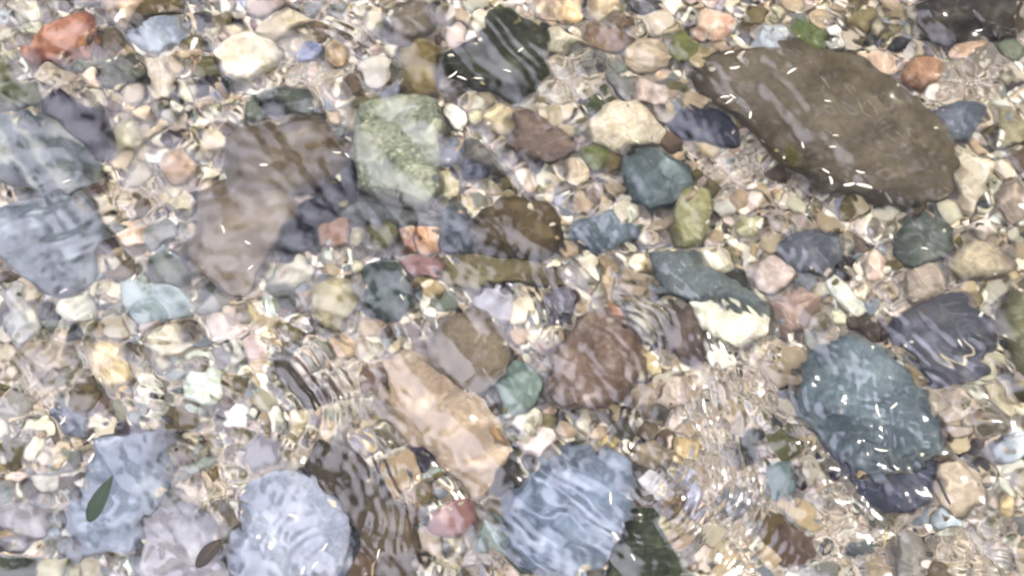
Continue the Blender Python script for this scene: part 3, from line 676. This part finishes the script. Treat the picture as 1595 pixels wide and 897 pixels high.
bpy.context.view_layer.update()
dg = bpy.context.evaluated_depsgraph_get()
trees = []
def top_z(x, y):
    h, loc, nrm, i, ob, m = S.ray_cast(dg, Vector((x, y, W_Z - 0.002)), Vector((0, 0, -1)))
    return loc.z if h else 0.0
def settle(px, py):
    z = 0.03
    for k in range(6):
        p = at(px, py, z); z2 = top_z(p.x, p.y)
        z = 0.5 * z + 0.5 * z2
    p = at(px, py, z)
    return Vector((p.x, p.y, top_z(p.x, p.y)))

# ---------------------------------------------------------------- gravel: uncountable small stones over the bed
def ico(sub):
    b = bmesh.new(); bmesh.ops.create_icosphere(b, subdivisions=sub, radius=1.0)
    v = np.array([x.co[:] for x in b.verts]); f = np.array([[q.index for q in x.verts] for x in b.faces]); b.free()
    return v, f
gr = np.random.RandomState(5)
IV, IF = ico(2)
pool = []
for k in range(24):                                   # broken little grain shapes
    v = IV.copy()
    for q in range(9):
        nrm = gr.normal(size=3); nrm /= np.linalg.norm(nrm)
        d = v @ nrm - gr.uniform(.45, .8)
        v -= np.clip(d, 0, None)[:, None] * nrm
    pool.append(v * gr.uniform(.65, 1.3, 3))
VV = []; FF = []; CC = []; off = 0
cnt = 0
PL = np.array(placed)
tries = 0
while cnt < 30500 and tries < 190000:
    tries += 1
    if cnt < 24000:
        px, py = gr.uniform(-60, 1655), gr.uniform(-50, 950); 
        fz = fine(px, py)
        if fz < .35 and gr.uniform() < .35: continue
        r = float(np.clip(gr.lognormal(1.65 - .75 * fz, .48 - .15 * fz), 1.7, 13))
    else:
        px, py = gr.uniform(-600, 2200), gr.uniform(-550, 1400)
        if -60 < px < 1655 and -50 < py < 950: continue
        r = gr.uniform(8, 34)
    cov = covered(px, py, 6.0)
    if cov:
        # a few grains washed up on the rims of the stones
        if covered(px, py, -16.0) or gr.uniform() > .03: continue
        r = min(r, 6.0)
        p = settle(px, py)
    else: p = at(px, py, 0.0)
    s = r / 1000.0
    M = Matrix.Rotation(gr.uniform(0, 6.28), 3, 'Z') @ Matrix.Rotation(gr.uniform(-1, 1), 3, 'X')
    v = (pool[gr.randint(24)] * s * np.array([1.15, 1, .75])) @ np.array(M).T
    z = (p.z + s * .3) if cov else bed_z(p.x, p.y) + s * gr.uniform(.1, .7) + abs(gr.normal()) * 0.0025
    VV.append(v + np.array([p.x, p.y, z])); FF.append(IF + off); off += len(v)
    cn, c = pick_colour(px, py)
    if cnt < 24000 and gr.uniform() < .6 * fz: c = (222, 206, 190)
    CC.append(np.tile(np.array(lin(jit(c, 14), KA)), (len(v), 1))); cnt += 1
VV = np.concatenate(VV).astype(np.float32); FF = np.concatenate(FF).astype(np.int32); CC = np.concatenate(CC).astype(np.float32)
me = bpy.data.meshes.new('gravel')
me.vertices.add(len(VV)); me.vertices.foreach_set('co', VV.ravel())
me.loops.add(FF.size); me.loops.foreach_set('vertex_index', FF.ravel())
me.polygons.add(len(FF)); me.polygons.foreach_set('loop_start', np.arange(0, FF.size, 3, dtype=np.int32))
me.polygons.foreach_set('use_smooth', np.zeros(len(FF), dtype=bool))
me.update(calc_edges=True)
ca = me.color_attributes.new('grain_colour', 'FLOAT_COLOR', 'POINT'); ca.data.foreach_set('color', CC.ravel())
gm = bpy.data.materials.new('gravel_grains'); gm.use_nodes = True
t = gm.node_tree; b = t.nodes['Principled BSDF']; b.inputs['Roughness'].default_value = .75; b.inputs['Specular IOR Level'].default_value = .2
at_ = t.nodes.new('ShaderNodeAttribute'); at_.attribute_name = 'grain_colour'
tc = t.nodes.new('ShaderNodeTexCoord'); no = t.nodes.new('ShaderNodeTexNoise'); no.inputs['Scale'].default_value = 240; no.inputs['Detail'].default_value = 4
t.links.new(tc.outputs['Object'], no.inputs['Vector'])
mr = t.nodes.new('ShaderNodeMapRange'); mr.inputs['To Min'].default_value = .6; mr.inputs['To Max'].default_value = 1.35
t.links.new(no.outputs['Fac'], mr.inputs['Value'])
vm = t.nodes.new('ShaderNodeVectorMath'); vm.operation = 'SCALE'
t.links.new(at_.outputs['Color'], vm.inputs[0]); t.links.new(mr.outputs[0], vm.inputs['Scale']); t.links.new(vm.outputs[0], b.inputs['Base Color'])
me.materials.append(gm)
gravel = bpy.data.objects.new('gravel', me); COL.objects.link(gravel)
tag(gravel, 'fine cream, tan and grey gravel filling the gaps between the stones', 'gravel', kind='stuff')

# ---------------------------------------------------------------- the rippling water surface
wm = bpy.data.materials.new('clear_water'); wm.use_nodes = True
t = wm.node_tree; t.nodes.clear()
o_ = t.nodes.new('ShaderNodeOutputMaterial'); g_ = t.nodes.new('ShaderNodeBsdfGlass')
g_.inputs['IOR'].default_value = IOR; g_.inputs['Roughness'].default_value = 0.13; g_.inputs['Color'].default_value = (1, 1, 1, 1)
t.links.new(g_.outputs[0], o_.inputs['Surface'])
xs = stretched(820, 1.02, 30, 60); ys = stretched(560, .66, 30, 60)
X, Y = np.meshgrid(xs, ys)
H = waves(X, Y, [(0.30, 0.0045, 5, 0.9, 1.35), (0.11, 0.0036, 8, 0.9, 1.2), (0.045, 0.0015, 12, 1.0, 1.3)], 21)
gm_ = 0.65 + 0.5 * np.sin(X * 5.1 + 1.0 + 1.3 * np.sin(Y * 4)) * np.sin(Y * 6.3 + 2 + np.sin(X * 3))
q2 = at(1290, 200, W_Z)
gm_ *= 1 - .75 * np.exp(-0.5 * (((X - q2.x) / .17) ** 2 + ((Y - q2.y) / .1) ** 2))
H += gm_ * waves(X, Y, [(0.020, 0.00048, 10, 1.57, 0.9)], 33)
q1 = at(560, 290, W_Z)
calm = 1 - .9 * np.exp(-0.5 * (((X - q1.x) / .15) ** 2 + ((Y - q1.y) / .11) ** 2))
H *= (0.55 + 0.45 * calm) * (1 + 0.5 / (1 + np.exp((Y + .05) / .06))) * (1 + 0.3 / (1 + np.exp((X + .5) / .08)))
gm2 = calm * np.clip(0.25 + np.sin(X * 4.3 + 2.0 + np.sin(Y * 5)) * np.sin(Y * 7.7 + 0.6), 0, 1)
H += gm2 * waves(X, Y, [(0.034, 0.0009, 8, 0.35, 1.57)], 47)
def packet(px, py, sx, sy, lam, amp, cx=None, cy=None, ang=None, rot=0):
    """a train of short ripples: straight crests (ang) or rings around (cx, cy)"""
    global H
    c = at(px, py, W_Z)
    dx, dy = X - c.x, Y - c.y
    r_ = math.radians(rot); ux = dx * math.cos(r_) + dy * math.sin(r_); uy = -dx * math.sin(r_) + dy * math.cos(r_)
    m_ = np.exp(-0.5 * ((ux * 1000 / sx) ** 2 + (uy * 1000 / sy) ** 2))
    warp = 0.004 * np.sin(X * 47 + Y * 31) + 0.003 * np.sin(X * 29 - Y * 61)
    if ang is None:
        o = at(cx, cy, W_Z); ph = np.hypot(X - o.x, Y - o.y)
    else:
        a = math.radians(ang); ph = X * math.cos(a) + Y * math.sin(a)
    H += m_ * amp * 1.5 / 1000 * np.sin((ph + warp) * 2 * math.pi / (lam / 1000))
packet(500, 600, 62, 68, 22, 1.0, 385, 665)
packet(1005, 485, 36, 40, 15, .42, 955, 545)
packet(1125, 650, 42, 110, 12, .34, ang=10)
packet(1165, 560, 50, 50, 9, .12, ang=60)
packet(1110, 800, 85, 70, 15, .45, 960, 690)
packet(895, 800, 95, 75, 24, .75, ang=57)
packet(600, 740, 45, 110, 17, .5, 420, 830)
packet(548, 45, 60, 34, 22, .55, ang=62)
packet(1365, 640, 60, 70, 17, .35, ang=75)
packet(1365, 640, 40, 70, 15, .25, ang=0)
packet(848, 470, 30, 55, 20, .45, ang=15)
packet(1490, 560, 60, 36, 18, .45, ang=50)
packet(470, 830, 60, 60, 26, .5, 520, 900)
packet(60, 560, 70, 140, 24, .35, ang=150)
packet(300, 620, 110, 50, 18, .35, ang=70)
packet(790, 60, 60, 50, 20, .4, ang=40)
packet(130, 350, 120, 60, 24, .4, ang=115)
packet(1390, 230, 120, 60, 60, .5, ang=100)
packet(1480, 880, 120, 40, 15, .25, ang=80)
water = grid_obj('water', xs, ys, H + W_Z, wm)
tag(water, kind='structure')

def surface_z(x, y):
    i = int(np.searchsorted(xs, x)); j = int(np.searchsorted(ys, y))
    return W_Z + float(H[j - 1:j + 1, i - 1:i + 1].max())
def afloat(px, py):
    z = W_Z
    for k in range(4):
        p = at(px, py, max(z, W_Z)) if z >= W_Z else CAM + (at(px, py, W_Z) - CAM) * ((z - CAM.z) / (W_Z - CAM.z)); z = surface_z(p.x, p.y)
    return Vector((p.x, p.y, z))

# ---------------------------------------------------------------- floating bits, and twigs lying on the stones
bpy.context.view_layer.update()
dg = bpy.context.evaluated_depsgraph_get()
def host(px, py):
    best = None
    for a in ANCH:
        if inside(px, py, a[1]): best = a[0] if best is None else best
    return best

sliver_m = simple('sliver_surface', (226, 222, 208), .6, (190, 182, 164), 220)
SLV = [(705,117,22,6,40),(719,123,20,6,-25),(745,122,17,5,-3),(790,112,16,6,-20),(811,79,13,6,40),
 (1129,152,19,6,8),(1136,158,20,5,38),(1141,151,16,5,-38),(1144,106,20,8,10),(1170,160,9,8,70),(1168,180,16,7,80),(1136,84,20,6,15),
 (1233,112,22,7,35),(1289,158,13,5,-10),(1325,177,9,5,-55),(1394,181,11,6,-55),(1301,212,12,4,0),(1297,230,14,5,0),(1251,227,14,6,-80),
 (1340,268,17,7,-15),(1286,267,16,6,-35),(1293,282,18,8,-80),(1322,288,22,10,10),(1346,291,30,10,-15),(1524,48,16,6,12),
 (525,237,18,4,-5),(540,243,13,4,-50),(411,258,15,8,0),(347,358,18,5,-70),(386,378,12,6,-30),(390,417,13,5,45),
 (98,655,18,6,60),(154,651,14,5,-38),(142,680,19,6,52),(142,713,20,7,65),(627,463,15,4,-60),
 (458,805,22,6,-22),(491,880,15,6,45),(471,888,16,6,65),(505,852,16,5,55),
 (951,776,22,6,-88),(958,835,18,8,-55),(985,868,14,5,-60),(1495,534,15,5,-65),(1300,638,11,5,-25),(208,433,16,5,65),
 (1368,640,26,7,-80),(1392,632,18,6,40),(1440,388,13,5,-15),(1460,118,12,4,0),(1190,440,10,4,0),(104,283,16,5,25),(590,862,18,4,80),
 (1372,700,24,6,-10),(1412,700,10,6,60)]
pw = {}
shape_w = ['short', 'long', 'thin', 'stout']
ulab = set()
for i, (px, py, L, Wd, rot) in enumerate([q for q in SLV if q[2] >= 12]):
    Wd *= .58; L *= .85; s = afloat(px, py)
    n = 8; V = []; F = []
    th = Wd * 0.5
    secs = [(-.5, .15), (-.42, .62), (-.2, .95), (.1, 1.0), (.34, .8), (.5, .22)]
    bend = rnd.uniform(-.12, .12)
    for u, w in secs:
        for q in range(n):
            a = 2 * math.pi * q / n
            V.append(Vector((u * L, (math.cos(a) * w * Wd / 2 + bend * L * (1 - 4 * u * u)), math.sin(a) * w * th / 2 )) / 1000.0)
    for k in range(len(secs) - 1):
        for q in range(n): F.append((k * n + q, k * n + (q + 1) % n, (k + 1) * n + (q + 1) % n, (k + 1) * n + q))
    F.append(tuple(reversed(range(n)))); F.append(tuple(range((len(secs) - 1) * n, len(secs) * n)))
    o = mesh_obj('sliver', V, F, sliver_m, loc=(s.x, s.y, s.z + th / 2000 + .0006))
    o.rotation_euler = (0, 0, math.radians(rot))
    hr = host(px, py)
    hp = next((a for a in ANCH if a[0] == hr), None)
    if hp:
        c = (sum(p[0] for p in hp[1]) / len(hp[1]), sum(p[1] for p in hp[1]) / len(hp[1]))
        dx, dy = px - c[0], py - c[1]
        ext = max(p[0] for p in hp[1]) - min(p[0] for p in hp[1])
        pos = 'middle' if math.hypot(dx, dy) < ext * .12 else {'right of': 'right side', 'above right of': 'upper right', 'above': 'upper side', 'above left of': 'upper left', 'left of': 'left side', 'below left of': 'lower left', 'below': 'lower side', 'below right of': 'lower right'}[side(dx, dy)]
        loc_t = f"over the {pos} of the {hr}"
    else:
        j = min(range(len(ANCH)), key=lambda j: edge_dist(px, py, ANCH[j])); loc_t = f"{side(px - cents[j][0], py - cents[j][1])} the {ANCH[j][0]}"
    tilt = 'lying level' if abs(rot) < 18 else ('standing upright' if abs(rot) > 66 else ('rising to the right' if rot > 0 else 'falling to the right'))
    for adj in (('long' if L >= 18 else 'short'), 'very small' if L < 12 else 'pale', 'broad' if Wd > 6 else 'thin', 'narrow', 'straight', 'slightly bent'):
        lab = f"{adj} white sliver {tilt} {loc_t}"
        if lab not in ulab: break
    ulab.add(lab)
    tag(o, lab if len(lab.split()) <= 16 else f"{adj} white sliver {loc_t}", 'sliver', 'white slivers floating over the stones')

def leaf(name, label, pts, w, m, mrib, zoff, curl=.15):
    """pointed leaf along pts (px), width w px, with a raised midrib child"""
    A = [afloat(x, y) for x, y in pts]
    zt = max(p.z for p in A) + .0012
    for p in A: p.z = zt
    base = A[0].copy()
    n = 16; V = []; F = []; R = []
    for k in range(n + 1):
        u = k / n; f = u * (len(A) - 1); i = min(int(f), len(A) - 2); q = f - i
        c = A[i].lerp(A[i + 1], q) - base; d = (A[i + 1] - A[i]).normalized(); s = Vector((-d.y, d.x, 0))
        ww = w / 2000.0 * (math.sin(math.pi * min(1, u * .96 + .03) ** .8) ** .85) * (1 + .12 * mn.noise(Vector((u * 9, w, 0))))
        z = 0.003 * math.sin(u * 3.1) * 2
        for j in range(7):
            v = (j - 3) / 3
            V.append(c + s * v * ww + Vector((0, 0, z + curl * abs(v) ** 1.6 * ww + mn.noise(c * 60 + Vector((v, 0, 0))) * .0014)))
        R.append(c + Vector((0, 0, z + .0006)))
    m7 = 7
    for k in range(n):
        for j in range(6): F.append((k * m7 + j, k * m7 + j + 1, (k + 1) * m7 + j + 1, (k + 1) * m7 + j))
    o = mesh_obj(name, V, F, m, loc=base)
    so = o.modifiers.new('thickness', 'SOLIDIFY'); so.thickness = 0.0007
    tag(o, label, 'leaf')
    tube('midrib', [r for r in R], .0006, mrib, parent=o)
    return o
def tube(name, pts, r, m, parent=None, taper=1.0, loc=None):
    V = []; F = []; n = 8
    for k, p in enumerate(pts):
        d = (pts[min(k + 1, len(pts) - 1)] - pts[max(k - 1, 0)]).normalized()
        a = d.cross(Vector((0, 0, 1)));
        if a.length < 1e-4: a = Vector((1, 0, 0))
        a.normalize(); b = a.cross(d)
        rr = r * (1 + (taper - 1) * k / (len(pts) - 1)) * (1 + .15 * mn.noise(p * 90))
        for q in range(n):
            t_ = 2 * math.pi * q / n; V.append(p + a * math.cos(t_) * rr + b * math.sin(t_) * rr)
    for k in range(len(pts) - 1):
        for q in range(n): F.append((k * n + q, k * n + (q + 1) % n, (k + 1) * n + (q + 1) % n, (k + 1) * n + q))
    F.append(tuple(reversed(range(n)))); F.append(tuple(range((len(pts) - 1) * n, len(pts) * n)))
    return mesh_obj(name, V, F, m, parent=parent, loc=loc)
lg = simple('green_leaf_surface', (50, 74, 40), .8, (34, 52, 30), 90)
lgr = simple('green_leaf_rib', (84, 104, 66), .8)
lb = simple('brown_leaf_surface', (78, 58, 30), .8, (52, 38, 20), 160)
lbr = simple('brown_leaf_rib', (130, 105, 62), .8)
leaf('leaf', 'narrow dark green leaf floating over the blue-grey lower left slab', [(140, 812), (150, 795), (163, 768), (178, 742)], 24, lg, lgr, .004)
leaf('leaf', 'small olive-brown leaf floating over the lilac-grey wedge slab at the bottom edge', [(308, 884), (322, 868), (336, 852), (345, 840)], 22, lb, lbr, .004)

def twig(label, pts, r, m, taper=.5, n=18, zoff=.003):
    P = [settle(x, y) for x, y in pts]
    zt = [p.z for p in P]
    A = [at(x, y, z + zoff + r) for (x, y), z in zip(pts, zt)]
    Q = []
    for k in range(n + 1):
        f = k / n * (len(A) - 1); i = min(int(f), len(A) - 2); u = f - i
        p0, p1, p2, p3 = A[max(i - 1, 0)], A[i], A[i + 1], A[min(i + 2, len(A) - 1)]
        Q.append(0.5 * (2 * p1 + (p2 - p0) * u + (2 * p0 - 5 * p1 + 4 * p2 - p3) * u * u + (-p0 + 3 * p1 - 3 * p2 + p3) * u ** 3))
    base = Q[0].copy()
    o = tube('twig', [q - base for q in Q], r, m, taper=taper, loc=base)
    return tag(o, label, 'twig')
td = simple('dark_twig_bark', (58, 54, 66), .7, (40, 36, 44), 200)
tp = simple('pale_twig_bark', (216, 204, 172), .7, (180, 165, 130), 200)
ty = simple('straw_surface', (205, 186, 128), .6, (165, 145, 95), 200)
twig('thin blue-black twig slanting beside the lumpy cream stone', [(236, 194), (248, 180), (258, 155), (274, 131)], .0022, td)
twig('pale curled root bent like a hook on the long charcoal slab', [(1455, 556), (1475, 566), (1500, 568), (1515, 556), (1512, 540), (1498, 530)], .0035, tp, .7)
twig('straight straw stalk upright beside the grey-beige slab', [(1377, 808), (1378, 830), (1376, 855)], .0022, ty)
twig('thin pale stalk rising from the ochre-brown tile', [(570, 900), (580, 880), (592, 862)], .0016, tp)
twig('dark stick running down from the warm beige cobble', [(1462, 745), (1470, 765), (1480, 785)], .003, td)
twig('dark thin stick at the upper edge of the striped banded cobble', [(1030, 476), (1042, 483), (1052, 490)], .0014, td)

# moss tuft: part of the huge boulder it grows on
s0 = settle(1232, 246)
V = []; F = []
for k in range(420):
    a = rnd.uniform(0, 6.28); q = abs(rnd.gauss(0, .008)); h = rnd.uniform(.002, .007)
    x, y = math.cos(a) * q * 1.1, math.sin(a) * q * 1.3
    c = Vector((x, y, -.002)); d = Vector((rnd.uniform(-1, 1), rnd.uniform(-1, 1), 0)) * .001
    t_ = c + Vector((rnd.gauss(0, .002), rnd.gauss(0, .002), h))
    i = len(V); e1 = Vector((-d.y, d.x, 0))
    V += [c + d, c - d, c + e1, t_]; F += [(i, i + 1, i + 3), (i + 1, i + 2, i + 3), (i + 2, i, i + 3)]
mo = mesh_obj('moss', V, F, simple('moss_surface', (150, 140, 70), .9, (95, 100, 50), 120), smooth=False)
mo.parent = big_boulder; mo.location = s0 - big_boulder.location
mo['label'] = 'yellow-green tuft of moss'
